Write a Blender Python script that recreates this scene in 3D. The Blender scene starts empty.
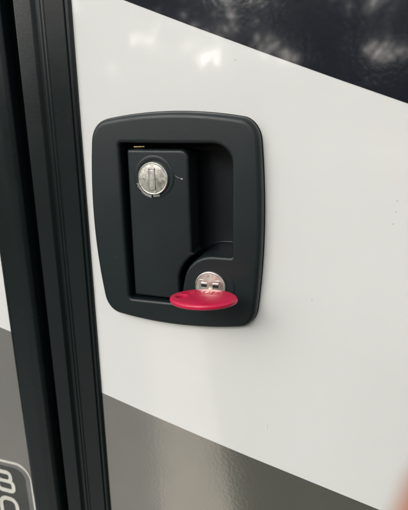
import bpy, bmesh, math, random
from mathutils import Vector, Matrix, noise
from mathutils.geometry import tessellate_polygon
random.seed(7)
S = bpy.context.scene
COL = S.collection
H0 = 1.35                       # height of the lens above the ground
def W3(x, y, z):                # millimetres round the latch -> metres in the world
    return Vector((x / 1000.0, y / 1000.0, z / 1000.0 + H0))

# ------------------------------------------------------------------ materials
def nmat(name):
    m = bpy.data.materials.new(name); m.use_nodes = True
    nt = m.node_tree; b = nt.nodes['Principled BSDF']
    return m, nt, b
def coords(nt, scale=(1, 1, 1)):
    t = nt.nodes.new('ShaderNodeTexCoord'); mp = nt.nodes.new('ShaderNodeMapping')
    mp.inputs['Scale'].default_value = scale
    nt.links.new(t.outputs['Object'], mp.inputs['Vector']); return mp.outputs['Vector']
def tex_noise(nt, vec, scale, detail=3, rough=.5):
    n = nt.nodes.new('ShaderNodeTexNoise'); n.inputs['Scale'].default_value = scale
    n.inputs['Detail'].default_value = detail; n.inputs['Roughness'].default_value = rough
    nt.links.new(vec, n.inputs['Vector']); return n.outputs['Fac']
def ramp(nt, fac, stops):
    r = nt.nodes.new('ShaderNodeValToRGB')
    el = r.color_ramp.elements
    el[0].position, el[1].position = stops[0][0], stops[-1][0]
    el[0].color, el[1].color = (*stops[0][1], 1), (*stops[-1][1], 1)
    for p, c in stops[1:-1]:
        e = el.new(p); e.color = (*c, 1)
    nt.links.new(fac, r.inputs['Fac']); return r.outputs['Color']
def bump(nt, b, facs):
    prev = None
    for fac, strength, dist in facs:
        n = nt.nodes.new('ShaderNodeBump'); n.inputs['Strength'].default_value = strength
        n.inputs['Distance'].default_value = dist
        nt.links.new(fac, n.inputs['Height'])
        if prev is not None: nt.links.new(prev, n.inputs['Normal'])
        prev = n.outputs['Normal']
    nt.links.new(prev, b.inputs['Normal'])
def grey(v): return (v, v, v)

def gloss(name, c0, c1, rough, peel, metallic=0, coat=0, specks=False, r1=None):
    """sprayed or vinyl-wrapped sheet: slight mottling, orange peel, a few dirt specks"""
    m, nt, b = nmat(name); v = coords(nt)
    big = tex_noise(nt, v, 9, 4)
    c = ramp(nt, big, [(.35, c0), (.65, c1)])
    if specks:
        vo = nt.nodes.new('ShaderNodeTexVoronoi'); vo.inputs['Scale'].default_value = 38
        nt.links.new(v, vo.inputs['Vector'])
        k = ramp(nt, vo.outputs['Distance'], [(.022, grey(0)), (.032, grey(1))])
        mx = nt.nodes.new('ShaderNodeMix'); mx.data_type = 'RGBA'
        nt.links.new(k, mx.inputs['Factor']); mx.inputs['A'].default_value = (.38, .36, .33, 1)
        nt.links.new(c, mx.inputs['B']); c = mx.outputs['Result']
    nt.links.new(c, b.inputs['Base Color'])
    rr = ramp(nt, tex_noise(nt, v, 30, 5, .6), [(.3, grey(rough)), (.7, grey(r1 if r1 else rough * 1.35))])
    nt.links.new(rr, b.inputs['Roughness'])
    b.inputs['Metallic'].default_value = metallic
    b.inputs['Coat Weight'].default_value = coat; b.inputs['Coat Roughness'].default_value = .05; b.inputs['Coat IOR'].default_value = 1.75
    bump(nt, b, [(tex_noise(nt, v, 420, 1), peel, .00022), (tex_noise(nt, v, 40, 0), peel * .35, .001)])
    return m
WHITE = gloss('white_gelcoat', (.755, .770, .758), (.775, .79, .778), .10, .05, coat=1, r1=.2)
BLACKV = gloss('black_vinyl', (.010, .012, .019), (.015, .018, .026), .11, .3, coat=1)
GREYV = gloss('grey_vinyl', (.40, .395, .365), (.46, .45, .415), .13, .12, metallic=.85, coat=.5, r1=.17)

def plastic(name, col, rough, grain=.25, dust=.35, spec=.5):
    m, nt, b = nmat(name); v = coords(nt)
    n1 = tex_noise(nt, v, 28, 6, .65)
    c = ramp(nt, n1, [(.3, tuple(x * .85 for x in col)), (.7, tuple(x * 1.12 for x in col))])
    vo = nt.nodes.new('ShaderNodeTexVoronoi'); vo.inputs['Scale'].default_value = 110
    nt.links.new(v, vo.inputs['Vector'])
    k = ramp(nt, vo.outputs['Distance'], [(.02, grey(1)), (.032, grey(0))])
    gate = ramp(nt, tex_noise(nt, v, 61, 1), [(.56, grey(0)), (.6, grey(dust))])
    ml = nt.nodes.new('ShaderNodeMix'); ml.data_type = 'RGBA'; ml.blend_type = 'MULTIPLY'
    ml.inputs['Factor'].default_value = 1
    nt.links.new(k, ml.inputs['A']); nt.links.new(gate, ml.inputs['B'])
    mx = nt.nodes.new('ShaderNodeMix'); mx.data_type = 'RGBA'
    nt.links.new(ml.outputs['Result'], mx.inputs['Factor']); nt.links.new(c, mx.inputs['A'])
    mx.inputs['B'].default_value = (.30, .30, .28, 1)
    nt.links.new(mx.outputs['Result'], b.inputs['Base Color'])
    rr = ramp(nt, tex_noise(nt, v, 18, 5, .6), [(.3, grey(rough * .9)), (.7, grey(rough * 1.2))])
    nt.links.new(rr, b.inputs['Roughness'])
    b.inputs['Specular IOR Level'].default_value = spec
    bump(nt, b, [(tex_noise(nt, v, 1200, 2), grain, .0001), (tex_noise(nt, v, 60, 1), .03, .0006)])
    return m
PLATE = plastic('black_moulded_plastic', (.0062, .0125, .0142), .42, grain=.4, dust=.8)
PADDLE = plastic('black_paddle_plastic', (.0055, .0115, .0140), .44, grain=.55, dust=.8)
POCKET = plastic('black_recess_plastic', (.006, .010, .014), .38, dust=.2)
TRIM = plastic('black_powder_coated_trim', (.0035, .0080, .0088), .28, grain=.3, dust=.25)
SEAL = plastic('rubber_seal', (.006, .007, .007), .7)

def metal(name, c0, c1, rough):
    m, nt, b = nmat(name); v = coords(nt)
    n = tex_noise(nt, v, 260, 5, .7)
    nt.links.new(ramp(nt, n, [(.35, c0), (.6, c1)]), b.inputs['Base Color'])
    b.inputs['Metallic'].default_value = 1
    nt.links.new(ramp(nt, tex_noise(nt, v, 420, 4, .7), [(.3, grey(rough * .7)), (.7, grey(rough * 1.4))]), b.inputs['Roughness'])
    bump(nt, b, [(tex_noise(nt, v, 900, 3, .6), .14, .0002), (tex_noise(nt, v, 160, 1), .12, .0008)])
    return m
NICKEL = metal('worn_nickel', (.80, .79, .70), (.90, .89, .82), .34)
BRIGHT = metal('bright_nickel', (.78, .76, .68), (.90, .88, .82), .32)
BRASS = metal('brass_pin', (.55, .42, .2), (.8, .65, .35), .3)
STAMP = metal('stamped_metal', (.80, .79, .72), (.9, .89, .82), .35)
DARKSLOT, _nt, _b = nmat('dark_slot'); _b.inputs['Base Color'].default_value = (.008, .008, .008, 1); _b.inputs['Roughness'].default_value = .7

RED, nt, b = nmat('red_key_plastic'); v = coords(nt)
nt.links.new(ramp(nt, tex_noise(nt, v, 120, 4), [(.3, (.52, .011, .056)), (.7, (.58, .015, .068))]), b.inputs['Base Color'])
b.inputs['Roughness'].default_value = .27
b.inputs['Subsurface Weight'].default_value = .08; b.inputs['Subsurface Radius'].default_value = (.003, .0008, .0008)
bump(nt, b, [(tex_noise(nt, v, 1500, 2), .2, .0001)])

def plain(name, col, rough=.5, vary=.12, nscale=60):
    m, nt, b = nmat(name); v = coords(nt)
    nt.links.new(ramp(nt, tex_noise(nt, v, nscale, 4), [(.3, tuple(x * (1 - vary) for x in col)), (.7, tuple(x * (1 + vary) for x in col))]), b.inputs['Base Color'])
    b.inputs['Roughness'].default_value = rough
    bump(nt, b, [(tex_noise(nt, v, nscale * 12, 2), .15, .0003)])
    return m
BADGE_DARK = plain('badge_dark_face', (.055, .060, .055), .35)
BADGE_MID = plain('badge_grey_band', (.17, .17, .16), .35)
BADGE_WHITE = plain('badge_white_print', (.62, .62, .56), .4)
SCUFF = plain('bare_scuff', (.34, .34, .33), .6)
SKIN, nt, b = nmat('skin'); v = coords(nt)
nt.links.new(ramp(nt, tex_noise(nt, v, 90, 5), [(.3, (.50, .19, .095)), (.7, (.58, .235, .13))]), b.inputs['Base Color'])
b.inputs['Roughness'].default_value = .5; b.inputs['Subsurface Weight'].default_value = .25
b.inputs['Subsurface Radius'].default_value = (.006, .002, .001)
bump(nt, b, [(tex_noise(nt, v, 700, 4), .3, .0003)])
NAIL = plain('nail', (.72, .42, .34), .25)

# ------------------------------------------------------------------ mesh helpers
def empty(name, loc, label, cat, group=None):
    o = bpy.data.objects.new(name, None); COL.objects.link(o)
    o.empty_display_size = .02
    o.location = loc; o['label'] = label; o['category'] = cat
    if group: o['group'] = group
    return o
def link(name, me, mat, parent=None, smooth=True, weighted=True):
    o = bpy.data.objects.new(name, me); COL.objects.link(o)
    if mat: me.materials.append(mat)
    if smooth:
        for p in me.polygons: p.use_smooth = True
    if smooth and weighted:
        me.set_sharp_from_angle(angle=math.radians(42))
        w = o.modifiers.new('normals', 'WEIGHTED_NORMAL'); w.keep_sharp = True
    if parent:
        o.parent = parent
        loc = Vector((0, 0, 0)); p = parent
        while p: loc += p.location; p = p.parent
        # vertices are written in world space: shift them to the parent's base
        me.transform(Matrix.Translation(-loc))
    return o
def from_bm(name, bm, mat, parent=None, **k):
    bmesh.ops.recalc_face_normals(bm, faces=bm.faces) if k.pop('recalc', True) else None
    me = bpy.data.meshes.new(name); bm.to_mesh(me); bm.free()
    return link(name, me, mat, parent, **k)

def rounded(pts, radii, seg=8):
    """closed polygon (mm) with filleted corners"""
    out = []; n = len(pts)
    for i, p in enumerate(pts):
        p = Vector(p); a = Vector(pts[i - 1]); c = Vector(pts[(i + 1) % n]); r = radii[i] if hasattr(radii, '__len__') else radii
        if r <= 0: out.append(p); continue
        u = (a - p).normalized(); w = (c - p).normalized()
        ang = u.angle(w); d = r / math.tan(ang / 2)
        d = min(d, .49 * (a - p).length, .49 * (c - p).length); rr = d * math.tan(ang / 2)
        cen = p + (u + w).normalized() * (rr / math.sin(ang / 2))
        s = p + u * d - cen; e = p + w * d - cen
        a0 = math.atan2(s.y, s.x); a1 = math.atan2(e.y, e.x); da = (a1 - a0 + math.pi) % (2 * math.pi) - math.pi
        for k in range(seg + 1):
            t = a0 + da * k / seg; out.append(cen + rr * Vector((math.cos(t), math.sin(t))))
    return out
def ccw(pts):
    pts = [Vector(p) for p in pts]
    q = [pts[0]]
    for p in pts[1:]:
        if (p - q[-1]).length > .02: q.append(p)
    if (q[0] - q[-1]).length < .02: q.pop()
    A = sum(q[i - 1].x * q[i].y - q[i].x * q[i - 1].y for i in range(len(q)))
    return q if A > 0 else q[::-1]
def inset(pts, d):
    """move a CCW outline inwards by d (outwards when negative)"""
    if abs(d) < 1e-9: return list(pts)
    out = []; n = len(pts)
    for i, p in enumerate(pts):
        e0 = (p - pts[i - 1]).normalized(); e1 = (pts[(i + 1) % n] - p).normalized()
        n0 = Vector((-e0.y, e0.x)); n1 = Vector((-e1.y, e1.x)); m = n0 + n1
        if m.length < 1e-6: m = n0
        m.normalize(); out.append(p + m * d / max(.35, m.dot(n1)))
    return out
def fillet(r, y, n=5):
    """rings from the side wall (inset 0) round to the front face at depth y (negative = towards the lens)"""
    return [(r * (1 - math.cos(t)), y + r - r * math.sin(t)) for t in [math.pi / 2 * k / n for k in range(n + 1)]]
def slab(bm, outer, rings, holes=(), hole_rings=None, close_back=False, dome=None, grid=None, hole_back=None):
    """outer outline + holes swept through rings of (inset, y); front face filled. Works in mm."""
    def sweep(pts, rings, sign):
        prev = None; first = None
        for (d, y) in rings:
            row = [bm.verts.new((q.x, y, q.y)) for q in inset(pts, d * sign)]
            if prev:
                n = len(row)
                for i in range(n): bm.faces.new((prev[i], prev[(i + 1) % n], row[(i + 1) % n], row[i]))
            else: first = row
            prev = row
        return first, prev
    f0, last = sweep(ccw(outer), rings, 1)
    loops = [last]; backs = [f0]
    for h in holes:
        a, b_ = sweep(ccw(h), hole_rings, -1); loops.append(b_); backs.append(a)
    def fill(loops):
        flat = [v for l in loops for v in l]
        for t in tessellate_polygon([[v.co.copy() for v in l] for l in loops]):
            try: bm.faces.new([flat[i] for i in t])
            except ValueError: pass
    fill(loops)
    if close_back: fill(backs)
    if grid:
        x0, x1, z0, z1, st = grid
        k = x0
        while k < x1:
            bmesh.ops.bisect_plane(bm, geom=bm.verts[:] + bm.edges[:] + bm.faces[:], plane_co=(k, 0, 0), plane_no=(1, 0, 0)); k += st
        k = z0
        while k < z1:
            bmesh.ops.bisect_plane(bm, geom=bm.verts[:] + bm.edges[:] + bm.faces[:], plane_co=(0, 0, k), plane_no=(0, 0, 1)); k += st
    if dome:
        for v in bm.verts: v.co.y += dome(v.co.x, v.co.y, v.co.z)
def to_world(bm):
    for v in bm.verts: v.co = W3(*v.co)
def make_slab(name, mat, parent, *a, **k):
    kw = {q: k.pop(q) for q in ('smooth', 'weighted') if q in k}
    bm = bmesh.new(); slab(bm, *a, **k); to_world(bm); return from_bm(name, bm, mat, parent, **kw)
def circle(cx, cz, r, n=64, r2=None):
    return [Vector((cx + r * math.cos(2 * math.pi * i / n), cz + (r2 or r) * math.sin(2 * math.pi * i / n))) for i in range(n)]
def lathe(name, mat, parent, cx, cz, prof, n=64, a0=0, a1=None, jag=0):
    """profile of (radius, y) turned about the lock's own axis"""
    bm = bmesh.new(); full = a1 is None; m = n if full else n + 1
    rows = []
    for i in range(m):
        t = (2 * math.pi * i / n) if full else math.radians(a0 + (a1 - a0) * i / n)
        rows.append([bm.verts.new((cx + (r + (jag * (random.random() - .5) if j == len(prof) - 2 else 0)) * math.cos(t), y, cz + r * math.sin(t))) for j, (r, y) in enumerate(prof)])
    for i in range(n):
        A = rows[i]; B = rows[(i + 1) % m]
        for j in range(len(prof) - 1): bm.faces.new((A[j], A[j + 1], B[j + 1], B[j]))
    bmesh.ops.remove_doubles(bm, verts=bm.verts, dist=.001)
    to_world(bm); return from_bm(name, bm, mat, parent)
def text(name, body, size, depth, mat, parent, M):
    cu = bpy.data.curves.new(name, 'FONT'); cu.body = body; cu.size = size; cu.extrude = depth
    cu.bevel_depth = depth * .4; cu.align_x = 'CENTER'; cu.align_y = 'CENTER'; cu.resolution_u = 4
    o = bpy.data.objects.new(name, cu); COL.objects.link(o)
    bpy.context.view_layer.update()
    me = bpy.data.meshes.new_from_object(o.evaluated_get(bpy.context.evaluated_depsgraph_get()))
    bpy.data.objects.remove(o); me.transform(M); me.name = name
    me.materials.clear()
    return link(name, me, mat, parent, smooth=False)
def prism(name, mat, parent, prof, z0, z1, pivot=None, tilt=0, step=None):
    """open profile of (x, y) run along z"""
    bm = bmesh.new(); prev = None
    zs = [z0, z1] if not step else [z0 + (z1 - z0) * i / step for i in range(step + 1)]
    for z in zs:
        row = []
        for (x, y) in prof:
            dx = math.tan(math.radians(tilt)) * (z - pivot) if pivot is not None else 0
            row.append(bm.verts.new((x + dx, y, z)))
        if prev:
            for i in range(len(row) - 1): bm.faces.new((prev[i], prev[i + 1], row[i + 1], row[i]))
        prev = row
    to_world(bm); return from_bm(name, bm, mat, parent, recalc=False)
def smooth_prof(pts, r, n=4):
    out = [pts[0]]
    for i in range(1, len(pts) - 1):
        a, p, c = (Vector(q) for q in (pts[i - 1], pts[i], pts[i + 1]))
        d = min(r, .45 * (a - p).length, .45 * (c - p).length)
        A = p + (a - p).normalized() * d; B = p + (c - p).normalized() * d
        for k in range(n + 1):
            t = k / n; q = A * (1 - t) ** 2 + p * 2 * t * (1 - t) + B * t * t
            out.append((q.x, q.y))
    out.append(pts[-1]); return out

# ------------------------------------------------------------------ camera
cam_d = bpy.data.cameras.new('camera'); cam = bpy.data.objects.new('camera', cam_d); COL.objects.link(cam)
yaw, pitch, roll = (math.radians(a) for a in (18.288, -16.580, -1.0346))
base = Matrix(((1, 0, 0), (0, 0, -1), (0, 1, 0)))
R = Matrix.Rotation(yaw, 3, 'Z') @ Matrix.Rotation(pitch, 3, 'X') @ base @ Matrix.Rotation(roll, 3, 'Z')
M = R.to_4x4(); M.translation = W3(0, -255, 0); cam.matrix_world = M
cam_d.sensor_fit = 'VERTICAL'; cam_d.sensor_height = 24; cam_d.lens = 24 * 480 / 510
cam_d.clip_start = .002; cam_d.clip_end = 2000
cam_d.dof.use_dof = True; cam_d.dof.focus_distance = .262; cam_d.dof.aperture_fstop = 10.5
S.camera = cam

# ------------------------------------------------------------------ camper wall, left of the door
ZB, ZT = -900, 800
wall = empty('camper_wall', W3(-230, 0, ZB), 'white camper side wall with a grey stripe, left of the black door frame', 'camper wall')
TP = -80; TA = .25
def sheet(name, mat, parent, outline, y, t=.15, **k):
    return make_slab(name, mat, parent, outline, [(0, y + t), (0, y)], smooth=False, **k)
make_slab('wall_panel', WHITE, wall, [(-1400, ZB), (-207, ZB), (-207, ZT), (-1400, ZT)], [(0, 30), (0, 0)], close_back=True, smooth=False)
sheet('grey_stripe', GREYV, wall, [(-1400, 150), (-420, -98), (-300, -129.5), (-240, -145.9), (-218, -151.5), (-218, -560), (-1400, -560)], -.2)
fr = smooth_prof([(-229.3, .5), (-229.3, -2.0), (-226.5, -3.0), (-213, -3.8), (-205.8, -2.6), (-203.2, 4), (-202.5, 16), (-192, 16), (-188, 16)], 2.4, 6)
prism('door_frame', TRIM, wall, fr, ZB, ZT, TP, TA, 8)
prism('weather_seal', SEAL, wall, smooth_prof([(-203.5, 16), (-203, 10), (-199.5, 8.6), (-196.5, 10), (-196, 16)], 1.5), ZB + 1, ZT - 1, TP, TA, 8)

# badge on the wall (its left part lies outside the photo)
badge = empty('badge', W3(-262, 0, -330), 'dark rounded badge with white outlined border and white letters on grey stripe', 'badge')
def arch(x0, x1, z0, z1, r): return rounded([(x0, z0), (x1, z0), (x1, z1), (x0, z1)], r, 12)
make_slab('badge_border', BADGE_WHITE, badge, arch(-330, -231.3, -420, -264.3, 14), [(0, -.2), (0, -.7)], [arch(-328.4, -232.7, -418, -265.8, 12.8)], [(0, -.2), (0, -.7)], smooth=False)
make_slab('badge_band', BADGE_MID, badge, arch(-328.5, -232.6, -418.2, -265.7, 12.8), [(0, -.2), (0, -.5)], [arch(-324, -237.2, -414, -269.3, 10)], [(0, -.2), (0, -.5)], smooth=False)
make_slab('badge_face', BADGE_DARK, badge, arch(-324, -237.2, -414, -269.3, 10), [(0, -.2), (0, -.45)], smooth=False)
make_slab('badge_outer_outline', BADGE_WHITE, badge, [(-231.2, -292), (-229.7, -294), (-229.4, -400), (-232, -400)], [(0, -.3), (0, -.8)], smooth=False)  # white outer outline of the badge, wider towards the bottom
def letter_ring(bm, x0, x1, z0, z1, r, w, y):
    slab(bm, arch(x0, x1, z0, z1, r), [(0, -.4), (0, y)], [arch(x0 + w, x1 - w, z0 + w, z1 - w, max(.6, r - w))], [(0, -.4), (0, y)])
bm = bmesh.new()
letter_ring(bm, -267, -250.0, -285.6, -273.8, 5, 3.4, -.9); letter_ring(bm, -267, -248.3, -295.4, -282.2, 5.5, 3.5, -.92)
to_world(bm); o = from_bm('letter', bm, BADGE_WHITE, badge, smooth=False)
bm = bmesh.new(); letter_ring(bm, -267, -247.6, -330, -300, 8, 3.6, -.9)
to_world(bm); o = from_bm('letter', bm, BADGE_WHITE, badge, smooth=False)

# ------------------------------------------------------------------ door
door = empty('camper_door', W3(-100, 0, ZB), 'white camper door with black and grey slanting stripes and black edge trim', 'door')
make_slab('door_skin', WHITE, door, [(-165, ZB + 5), (1300, ZB + 5), (1300, ZT), (-165, ZT)], [(0, 28), (0, 0)],
          [rounded([(-136, -114), (-58, -114), (-58, -11), (-136, -11)], 5)], [(0, 28), (0, 0)], close_back=True, smooth=False)
sheet('black_stripe', BLACKV, door, [(-163.5, 72.2), (-126.4, 57.5), (-89.6, 42.9), (-50.3, 27.7), (-15.8, 14.7), (18.2, 2.2), (120, -34), (1300, -400), (1300, 430), (-163.5, 430)], -.2)
sheet('grey_stripe', GREYV, door, [(-163.5, -184.6), (-159.9, -185.6), (-125, -195.6), (-89.3, -205.2), (-56, -213.6), (-23.3, -221.4), (25.1, -233), (120, -254), (1300, -500), (1300, -700), (-163.5, -700)], -.2)
et = smooth_prof([(-195.8, 14), (-195.8, -2.6), (-194.6, -3.7), (-183.6, -3.6), (-181.8, -1.6), (-179.8, -1.2), (-178.6, -4.0), (-177.5, -4.1), (-176.8, -3.4), (-175.9, -3.7), (-174.8, -3.2),
                  (-163.4, -2.5), (-163.0, -1.5), (-162.5, -1.5), (-162.1, -2.5), (-160.3, -2.3), (-159.6, -.9), (-159.5, -.02)], .5, 3)
prism('edge_trim', TRIM, door, et, ZB + 5, ZT, TP, .6, 8)

SPECKS = [(17.6, -44.2), (17.6, -49.7), (16.8, -56.0), (-21.4, -101.4), (-65.7, 25.2)]; HAIR = (-44.9, -189.0)
DIRT = plain('dirt', (.24, .20, .16), .8)
for q in door.children:
    if q.name.startswith('door_skin'): skin_o = q
for k, (sx, sz) in enumerate(SPECKS):
    make_slab('dirt_speck', DIRT, skin_o, [Vector((sx + (.22 + .14 * random.random()) * math.cos(t), sz + (.17 + .12 * random.random()) * math.sin(t))) for t in [6.2832 * q / 9 for q in range(9)]], [(0, 0), (.08, -.1)], smooth=False)
make_slab('hairline_scratch', DIRT, skin_o, [(HAIR[0] - .1, HAIR[1] + 3.2), (HAIR[0] + .2, HAIR[1] + 1), (HAIR[0] + .45, HAIR[1] - 2.5), (HAIR[0] + .38, HAIR[1] - 2.5), (HAIR[0] + .1, HAIR[1] + 1)], [(0, 0), (.01, -.05)], smooth=False)
# ------------------------------------------------------------------ latch handle
CX, CZ = -99.9, -62.3
handle = empty('door_latch', W3(CX, 0, CZ - 62.5), 'black plastic paddle latch with two round keyed locks set in the white door', 'door latch')
def arcpts(half, sag, p, n):
    return [(p + 0, 0)]
def plate_outline():
    # four shallow arcs meeting in small rounded corners, centred on the plate
    q = []; n = 22
    cx, cz = 48.2, 58.0                       # where the arcs would meet
    def side(ax, az, bx, bz, sag):
        r = []
        for k in range(n):
            t = k / n; x = ax + (bx - ax) * t; z = az + (bz - az) * t
            nx, nz = (bz - az), -(bx - ax); L = math.hypot(nx, nz)
            s = sag * 4 * t * (1 - t); r.append((x + nx / L * s, z + nz / L * s))
        return r
    q += side(cx - 1.2, -cz + .6, cx - .5, cz, 3.6)       # right edge, upwards
    q += side(cx - .5, cz, -cx - .6, cz - .2, 5.0)  # top
    q += side(-cx - .6, cz - .2, -cx + .2, -cz + .4, 4.4)  # left
    q += side(-cx + .2, -cz + .4, cx - 1.2, -cz + .6, 4.6)   # bottom
    q = [(x + CX, z + CZ) for x, z in q]
    rad = [0] * len(q)
    for i in range(4): rad[i * n] = 0
    # fillet the four corners by hand: cut n points each side and join with an arc
    out = []
    N = len(q); P = [Vector(p) for p in q]
    cut = 2
    for c in range(4):
        i = c * n
        a = P[i - cut]; b_ = P[(i + cut) % N]; ta = (P[i - cut] - P[i - cut - 1]).normalized(); tb = (P[(i + cut + 1) % N] - P[(i + cut) % N]).normalized()
        # quadratic through the tangents' crossing, pulled towards a circle
        den = ta.x * tb.y - ta.y * tb.x; w = b_ - a; s = (w.x * tb.y - w.y * tb.x) / den; X = a + ta * s
        for k in range(13):
            t = k / 12; kk = .6
            c1 = a + (X - a) * kk; c2 = b_ + (X - b_) * kk
            out.append(a * (1 - t) ** 3 + c1 * 3 * t * (1 - t) ** 2 + c2 * 3 * t * t * (1 - t) + b_ * t ** 3)
        for k in range(cut + 1, n - cut): out.append(P[i + k])
    return out
L1 = (-111.5, -35.3); L2 = (-78.2, -96.3)
def arc(cx, cz, r, a0, a1, n=14):
    return [Vector((cx + r * math.cos(math.radians(a0 + (a1 - a0) * k / n)), cz + r * math.sin(math.radians(a0 + (a1 - a0) * k / n)))) for k in range(n + 1)]
def opening(grow=0):
    r = 18.4
    p = rounded([(-97.0, -109), (-130.8, -109.4), (-131.4, -15.9), (-65.7, -16.4), (-65.7, -77.9), (L2[0] + 3, -77.9)], [0, 1.6, 1.6, 10.5, .8, 0], 8)
    p = p[:-1] + arc(L2[0] + 2, L2[1] + .0, r, 90, 168, 16) + [Vector((L2[0] - r + .4, -102))] + [Vector((-97.0, -107.5))]
    return ccw(p)
dome = lambda x, y, z: (-1.5 * max(0, 1 - ((x - CX) / 53) ** 2) * .8 - 1.2 * max(0, 1 - ((z - CZ) / 63) ** 2)) * min(1, max(0, (-y - 2.0) / 3.0))
make_slab('face_plate', PLATE, handle, plate_outline(), [(0.3, -.3), (0, -.5), (0, -1.8)] + fillet(3.2, -5.6, 7), [opening()],
          [(0, 4), (0, 0)] + fillet(2.0, -5.6, 6), dome=dome, grid=(-152, -46, -126, 2, 4.1))
make_slab('gasket', SEAL, handle, inset(ccw(plate_outline()), -.35), [(0, .2), (0, -.5)], [rounded([(-135, -113), (-59, -113), (-59, -12), (-135, -12)], 5)], [(0, .2), (0, -.5)], smooth=False)
# recess behind the paddle: side walls with a little draft, a back with a shallow scoop, an inner rib
bm = bmesh.new()
slab(bm, inset(opening(), -.02), [(.0, 3.9), (.2, 12), (.5, 19), (.8, 20.4), (1.6, 21)])
to_world(bm); from_bm('recess', bm, POCKET, handle)

# paddle
pr = 20.6
pad = rounded([(-97.9, -107.4), (-128.2, -107.5), (-127.8, -19.4), (-90.6, -19.3), (-89.8, -77.0)], [1, 1.0, 1.6, 5.0, 2.4], 8)[1:]
pad = pad + arc(L2[0] + .5, L2[1], pr, 122, 172, 12) + [Vector((-98.1, -100))]
pdome = lambda x, y, z: (-.7 * max(0, 1 - ((x + 108) / 20) ** 2) - .3 * max(0, 1 - ((z + 64) / 46) ** 2)) * min(1, max(0, (-y - 2) / 2))
paddle = make_slab('paddle', PADDLE, handle, pad, [(0, 9), (0, 0), (0, -1.5)] + fillet(1.7, -4.8, 6), dome=pdome, grid=(-129, -88, -109, -18, 3.7))
def part_cyl(name, mat, parent, p0, p1, r, n=16):
    bm = bmesh.new(); a = Vector(p0); b_ = Vector(p1); d = (b_ - a)
    q = d.to_track_quat('Z', 'Y').to_matrix().to_4x4(); q.translation = (a + b_) / 2
    bmesh.ops.create_cone(bm, cap_ends=True, segments=n, radius1=r, radius2=r, depth=d.length, matrix=q)
    to_world(bm); return from_bm(name, bm, mat, parent)
part_cyl('hinge_pin', BRASS, handle, (-124.6, -1.2, -18.3), (-118.0, -1.2, -18.2), .62)
# scuff on the paddle: a fine scratch ending in a chip
sc = make_slab('scuff', SCUFF, paddle, [(-99.2, -33.1), (-97.2, -34.2), (-95.5, -34.9), (-94.4, -34.7), (-93.8, -35.3), (-94.6, -35.8), (-95.5, -35.2), (-97.4, -34.4)], [(0, -5.2), (0.05, -5.58)], smooth=False)

# locks
def lock(cx, cz, ring, yb, yf):
    """yb: surface the lock sits in, yf: face of its metal disc"""
    lathe('lock_collar', PADDLE, handle, cx + .3, cz + .6, [(ring + 1.0, yb + .8), (ring + .5, yb - .15), (ring, yb - .35), (ring - .7, yb - .5), (10.1, yb - .48), (9.6, yb - .35), (9.45, yb + 2)])
    c = lathe('lock_cylinder', NICKEL, handle, cx, cz, [(9.25, yb + 3), (9.25, yf + .7), (9.1, yf + .25), (8.7, yf), (8.3, yf + .1), (8.0, yf + .12), (6, yf - .2), (3, yf - .45), (0, yf - .5)])
    return c
lk1 = lock(*L1, 11.9, -5.4, -7.2)
def box(name, mat, parent, x0, x1, z0, z1, y0, y1, r=.25):
    return make_slab(name, mat, parent, rounded([(x0, z0), (x1, z0), (x1, z1), (x0, z1)], r, 4), [(0, y0)] + fillet(min(.15, r), y1, 3))
# keyway: dark slot with a bright spring shutter in it
box('keyway_slot', DARKSLOT, lk1, L1[0] - 2.3, L1[0] + 1.95, L1[1] - 6.55, L1[1] + 6.25, -7, -7.72, .7)
box('keyway', BRIGHT, lk1, L1[0] - 2.1, L1[0] + 1.7, L1[1] - 6.4, L1[1] + 6.1, -7, -7.82, .5)
box('shutter_groove', NICKEL, lk1, L1[0] - .9, L1[0] + .9, L1[1] - 5.0, L1[1] + 4.8, -7.6, -7.9, .3)
MX = Matrix.Rotation(math.pi / 2, 4, 'X')
def face_text(name, s, x, z, y, size, mat, parent, rot=0, depth=.00008):
    Mx = Matrix.Translation(W3(x, y, z)) @ MX @ Matrix.Rotation(rot, 4, 'Z')
    return text(name, s, size, depth, mat, parent, Mx)
face_text('engraved_mark', '0', L1[0] - 5.2, L1[1] - .6, -7.65, .0038, STAMP, lk1)
face_text('engraved_mark', 'V', L1[0] + 1.2, L1[1] - 7.5, -7.5, .0028, STAMP, lk1)
lathe('lock_ring', BRIGHT, lk1, *L1, [(9.4, -5.2), (9.45, -6.6), (10.3, -6.6), (11.2, -6.0), (11.1, -5)], n=22, a0=196, a1=262, jag=.9)
lathe('lock_ring', BRIGHT, lk1, *L1, [(9.4, -5.2), (9.45, -6.6), (10.2, -6.55), (10.7, -6.0), (10.6, -5)], n=12, a0=268, a1=292, jag=.7)

lk2 = lock(*L2, 13.6, -7.0, -8.6)
box('keyway', BRIGHT, lk2, L2[0] - 6.2, L2[0] + 6.2, L2[1] - 3.4, L2[1] + 4.3, -8.2, -8.85, .7)
for sx in (-1, 1):
    xa, xb = sorted((L2[0] + sx * 1.7, L2[0] + sx * 5.1))
    box('keyway_slot', DARKSLOT, lk2, xa, xb, L2[1] + .1, L2[1] + 1.6, -8.8, -9.2, .2)
    box('keyway_lip', STAMP, lk2, xa - .1, xb + .1, L2[1] + 1.7, L2[1] + 2.6, -8.8, -9.45, .2)

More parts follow.
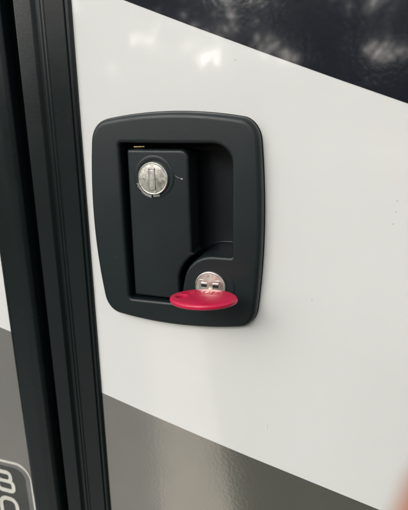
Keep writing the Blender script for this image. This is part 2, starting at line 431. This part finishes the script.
# ------------------------------------------------------------------ key in the lower lock
KZ = -96.0; KX, KY = -75.9, -28.0
key = empty('key', W3(L2[0], -9, KZ), 'red oval plastic headed key left standing in the lower lock', 'key')
def key_local(bm):                      # slab lies flat: its outline runs in x and y, its front faces up
    for v in bm.verts:
        x, y, z = v.co; v.co = (x, z, KZ - y)
bow = bmesh.new()
ol = [Vector((KX + 18.9 * math.copysign(abs(math.cos(t)) ** 1.0, math.cos(t)), KY + 12.9 * math.copysign(abs(math.sin(t)) ** 1.12, math.sin(t)))) for t in [2 * math.pi * (i + .5) / 96 for i in range(96)]]
hole = ccw(circle(KX - 11.6, KY - 1.4, 3.4, 32, 2.6))
prof = [(1.2, 1.45), (.5, 1.2), (.12, .7), (0, 0), (.12, -.7), (.5, -1.2), (1.2, -1.45)]
slab(bow, ol, prof, [hole], [(.35, 1.45), (0, 1.1), (0, -1.1), (.35, -1.45)], close_back=True, grid=(KX - 19, KX + 19, KY - 14, KY + 14, 2.3),
     dome=lambda x, y, z: (.55 if y < 0 else -.55) * min(1, abs(y)) * (((x - KX) / 18.9) ** 2 + ((z - KY) / 12.9) ** 2 - 1) * .8)
key_local(bow)
for v_ in bow.verts: v_.co.z += .055 * (v_.co.x - KX)
to_world(bow); bow = from_bm('key_bow', bow, RED, key)
MT = Matrix.Translation(W3(KX - .6, KY + 5.2, KZ + 1.74)) @ Matrix.Rotation(math.radians(-3.1), 4, 'Y') @ Matrix.Rotation(math.radians(-3), 4, 'Z')
text('raised_lettering', 'BAUER', .0058, .00018, RED, bow, MT)
bl = bmesh.new()
slab(bl, rounded([(L2[0] - 1.2, -18), (L2[0] + 1.2, -18), (L2[0] + 1.2, 2), (L2[0] - 1.2, 2)], .3, 3), [(0, .9), (0, -.9)], close_back=True)
for v_ in bl.verts: v_.co.y = v_.co.y * .6 + 1.9
key_local(bl); to_world(bl); from_bm('key_blade', bl, metal('key_steel', (.30, .29, .26), (.42, .41, .37), .5), key)

# ------------------------------------------------------------------ photographer's hand at the edge of the lens
def camp(px, py, d):                    # point on the sight line of a pixel, d metres from the lens
    v = R @ Vector((px - 204, -(py - 255), -480)); return cam.matrix_world.translation + v.normalized() * d
def skin_mesh(name, mat, chains, parent=None, lvl=2):
    """one continuous skinned figure: chains share their first vertex by index"""
    vs = []; es = []; rs = []
    for ch in chains:
        prev = None
        for it in ch:
            if isinstance(it, int): idx = it
            else: vs.append(it[0]); rs.append(it[1]); idx = len(vs) - 1
            if prev is not None: es.append((prev, idx))
            prev = idx
    me = bpy.data.meshes.new(name); me.from_pydata(vs, es, [])
    o = bpy.data.objects.new(name, me); COL.objects.link(o)
    o.modifiers.new('skin', 'SKIN')
    for i, sv in enumerate(me.skin_vertices[0].data):
        sv.radius = (rs[i], rs[i]); sv.use_root = (i == 0)
    s = o.modifiers.new('sub', 'SUBSURF'); s.levels = lvl; s.render_levels = lvl
    bpy.context.view_layer.update()
    m2 = bpy.data.meshes.new_from_object(o.evaluated_get(bpy.context.evaluated_depsgraph_get()))
    bpy.data.objects.remove(o); m2.name = name
    return m2
right = R @ Vector((1, 0, 0)); up = R @ Vector((0, 1, 0)); fwd = R @ Vector((0, 0, -1))
C0 = cam.matrix_world.translation.copy()
def cl(x, y, z): return C0 + right * (x / 1000) + up * (y / 1000) + fwd * (z / 1000)
TIPX, TIPY, TIPZ = 9.8, -14.3, 26
palm = [(cl(92, -62, -8), .021), ]
ch = [[(cl(78, -66, -14), .0200), (cl(96, -82, -34), .0205), (cl(110, -98, -66), .0215), (cl(128, -118, -130), .0260), (cl(150, -140, -230), .034), (cl(165, -155, -330), .040)]]
ch.append([0, (cl(66, -44, -4), .0115), (cl(50, -28, 10), .0098), (cl(36, -24, 20), .0095), (cl(20, -18.0, 24), .0092), (cl(TIPX, TIPY, TIPZ), .0085)])          # index finger, tip in the frame's corner
ch.append([0, (cl(60, -56, -8), .0118), (cl(40, -48, 4), .0100), (cl(27, -50, 6), .0090), (cl(20, -57, 0), .0078)])
ch.append([0, (cl(60, -70, -14), .0112), (cl(44, -68, -4), .0094), (cl(31, -71, -6), .0084), (cl(27, -78, -13), .0072)])
ch.append([0, (cl(66, -84, -22), .0102), (cl(52, -87, -14), .0082), (cl(42, -91, -18), .0073), (cl(40, -97, -25), .0064)])
ch.append([1, (cl(92, -66, -44), .0125), (cl(76, -52, -58), .0105), (cl(60, -40, -60), .0085)])                                       # thumb
hand = bpy.data.objects.new('hand', skin_mesh('hand', SKIN, ch)); COL.objects.link(hand)
hand.data.materials.clear(); hand.data.materials.append(SKIN)
for p in hand.data.polygons: p.use_smooth = True
hand['label'] = 'blurred fingertip of the hand reaching in at the lower right corner'; hand['category'] = 'hand'

# ------------------------------------------------------------------ what the glossy door mirrors: ground, path and trees behind the lens, the pale strips added
def setting(name, mat, verts, kind='structure'):
    me = bpy.data.meshes.new(name); me.from_pydata([Vector(v) for v in verts], [], [tuple(range(len(verts)))])
    o = link(name, me, mat, smooth=False); o['kind'] = kind; return o
GR, nt, b = nmat('grass_ground'); v = coords(nt)
nt.links.new(ramp(nt, tex_noise(nt, v, 3, 8, .7), [(.35, (.045, .055, .035)), (.65, (.085, .095, .06))]), b.inputs['Base Color']); b.inputs['Roughness'].default_value = .95
PA, nt, b = nmat('added_path_concrete'); v = coords(nt)
nt.links.new(ramp(nt, tex_noise(nt, v, 6, 8, .7), [(.35, (.75, .69, .60)), (.65, (.82, .76, .67))]), b.inputs['Base Color']); b.inputs['Roughness'].default_value = .9
setting('ground', GR, [(-300, -300, 0), (300, -300, 0), (300, 300, 0), (-300, 300, 0)])
setting('added_path', PA, [(-0.182, -0.15, 0.006), (0.042, -0.15, 0.006), (-3.704, -9, 0.006), (-4.467, -9, 0.006)])  # added unseen strip, mirrored as the pale band on the grey stripe
GV, nt, b = nmat('added_verge_gravel'); v = coords(nt)
nt.links.new(ramp(nt, tex_noise(nt, v, 40, 8, .8), [(.35, (.30, .295, .28)), (.65, (.42, .41, .385))]), b.inputs['Base Color']); b.inputs['Roughness'].default_value = .95
setting('added_verge', GV, [(-0.182 - 1.5, -.15, .004), (-0.182, -.15, .004), (-4.467, -9, .004), (-4.467 - 3, -9, .004)])  # added unseen strip, gives the mid tone mirrored left of the pale band
BARK = plain('bark', (.10, .08, .06), .9, .3, 8)
LEAF, nt, b = nmat('leaves'); v = coords(nt)
nt.links.new(ramp(nt, tex_noise(nt, v, 1.3, 3), [(.3, (.035, .06, .025)), (.7, (.075, .11, .04))]), b.inputs['Base Color']); b.inputs['Roughness'].default_value = .55
def tree(az, dist, h, w, label, dens=2600, seed=0, lo=.14, leaf=.075):
    rnd = random.Random(seed)
    a = math.radians(az); x = -.1 - math.sin(a) * dist; y = -math.cos(a) * dist
    root = empty('tree', Vector((x, y, 0)), label, 'tree', 'trees behind the photographer')
    bm = bmesh.new(); prev = None
    def limb(p0, p1, r0, r1, n=8, seg=4):
        prev = None
        for k in range(seg + 1):
            t = k / seg; c = p0.lerp(p1, t) + Vector((noise.noise(p0 + Vector((t, 0, 0))), noise.noise(p1 + Vector((0, t, 0))), 0)) * .15 * h / 6 * (t > 0); r = r0 + (r1 - r0) * t
            row = [bm.verts.new(c + Vector((math.cos(i * 2 * math.pi / n) * r, math.sin(i * 2 * math.pi / n) * r, 0))) for i in range(n)]
            if prev:
                for i in range(n): bm.faces.new((prev[i], prev[(i + 1) % n], row[(i + 1) % n], row[i]))
            prev = row
    B = Vector((x, y, 0)); limb(B, B + Vector((0, 0, h * .62)), h * .03, h * .014)
    cl_ = []
    for k in range(28):
        t = rnd.random() * 6.28; rr = w * (.25 + .55 * rnd.random()); z = h * (lo + (.91 - lo) * rnd.random())
        c = B + Vector((math.cos(t) * rr, math.sin(t) * rr, z)); cl_.append((c, w * (.18 + .2 * rnd.random())))
        limb(B + Vector((0, 0, min(h * .6, z * .6))), c, h * .010, h * .003, 5, 3)
    from_bm('trunk', bm, BARK, root)
    vs = []; fs = []
    for c, r in cl_:
        for _ in range(dens // 28):
            d = Vector((rnd.gauss(0, 1), rnd.gauss(0, 1), rnd.gauss(0, .8))); d = d.normalized() * r * (.45 + .6 * rnd.random())
            p = c + d; s = leaf * (.7 + .8 * rnd.random())
            e = Vector((rnd.gauss(0, 1), rnd.gauss(0, 1), rnd.gauss(0, .5))).normalized(); g = e.cross(Vector((rnd.random(), rnd.random(), 1))).normalized()
            i = len(vs); vs += [p - e * s, p + g * s * .5, p + e * s, p - g * s * .5]; fs.append((i, i + 1, i + 2, i + 3))
    me = bpy.data.meshes.new('crown'); me.from_pydata(vs, [], fs); link('crown', me, LEAF, root, smooth=False)
tree(-12, 6.5, 10.5, 5.2, 'huge spreading tree, added unseen, whose crown shades the camper from the sky', dens=9000, seed=11, lo=.36)  # added tree: its crown blocks the upper sky from the wall
tree(29.5, 12, 6.8, 3.1, 'broad leafy tree farthest left of those the door mirrors', 22000, 1)
tree(13.5, 14, 7.2, 2.5, 'tall leafy tree standing near the middle of the mirrored trees', 17000, 2)
tree(1.0, 12, 6.8, 2.1, 'dark leafy tree right of the tall one behind the lens', 17000, 3)
tree(-13, 12, 6.2, 2.3, 'low leafy tree farthest right behind the lens', 14000, 4)
tree(22, 19, 4.6, 2.6, 'smaller tree standing farther back between two larger trees', 8000, 5)
tree(30, 10, 6.6, 1.5, 'bushy tree nearest on the left of the mirrored row', 15000, 6)
tree(6.5, 17, 8.6, 2.3, 'tallest and farthest tree rising above the middle of the row', 17000, 8)
# far wood: one mass of foliage along the horizon
vs = []; fs = []; rnd = random.Random(9)
for _ in range(26000):
    a = math.radians(-60 + 130 * rnd.random()); dd = 38 + 8 * rnd.random()
    top = 4.6 + 1.6 * noise.noise(Vector((math.degrees(a) * .16, 0, 3))) + .8 * noise.noise(Vector((math.degrees(a) * .9, 5, 3)))
    p = Vector((-math.sin(a) * dd, -math.cos(a) * dd, top * rnd.random() ** .8)); q = .5 + .4 * rnd.random()
    e = Vector((rnd.gauss(0, 1), rnd.gauss(0, 1), rnd.gauss(0, 1))).normalized(); g = e.cross(Vector((rnd.random(), rnd.random(), 1))).normalized()
    i = len(vs); vs += [p - e * q, p + g * q * .6, p + e * q, p - g * q * .6]; fs.append((i, i + 1, i + 2, i + 3))
me = bpy.data.meshes.new('far_wood'); me.from_pydata(vs, [], fs); o = link('far_wood', me, LEAF, smooth=False)
o['kind'] = 'stuff'; o['label'] = 'distant wood mirrored as a dark band in the glossy door'; o['category'] = 'wood'

# ------------------------------------------------------------------ light
SUN_EL, SUN_AZ = 28, 250            # degrees; azimuth measured from +x, anticlockwise: behind and left of the lens
w = bpy.data.worlds.new('World'); S.world = w; w.use_nodes = True; nt = w.node_tree
bg = nt.nodes['Background']; sky = nt.nodes.new('ShaderNodeTexSky'); sky.sky_type = 'NISHITA'; sky.sun_disc = False
sky.sun_elevation = math.radians(SUN_EL); sky.sun_rotation = math.radians(90 - SUN_AZ)
sky.dust_density = 5; sky.air_density = 1.0; sky.ozone_density = .6
hs = nt.nodes.new('ShaderNodeHueSaturation'); hs.inputs['Saturation'].default_value = .3
nt.links.new(sky.outputs[0], hs.inputs['Color']); nt.links.new(hs.outputs[0], bg.inputs['Color']); bg.inputs['Strength'].default_value = .13
sd = bpy.data.lights.new('sun', 'SUN'); sun = bpy.data.objects.new('sun', sd); COL.objects.link(sun)
sd.energy = .5; sd.angle = math.radians(60); sd.color = (1, .97, .93)
a, e = math.radians(SUN_AZ), math.radians(SUN_EL)
sun.rotation_euler = Vector((math.cos(a) * math.cos(e), math.sin(a) * math.cos(e), math.sin(e))).to_track_quat('Z', 'Y').to_euler()
S.view_settings.view_transform = 'Standard'; S.view_settings.look = 'None'; S.view_settings.gamma = 1
S.view_settings.exposure = .95
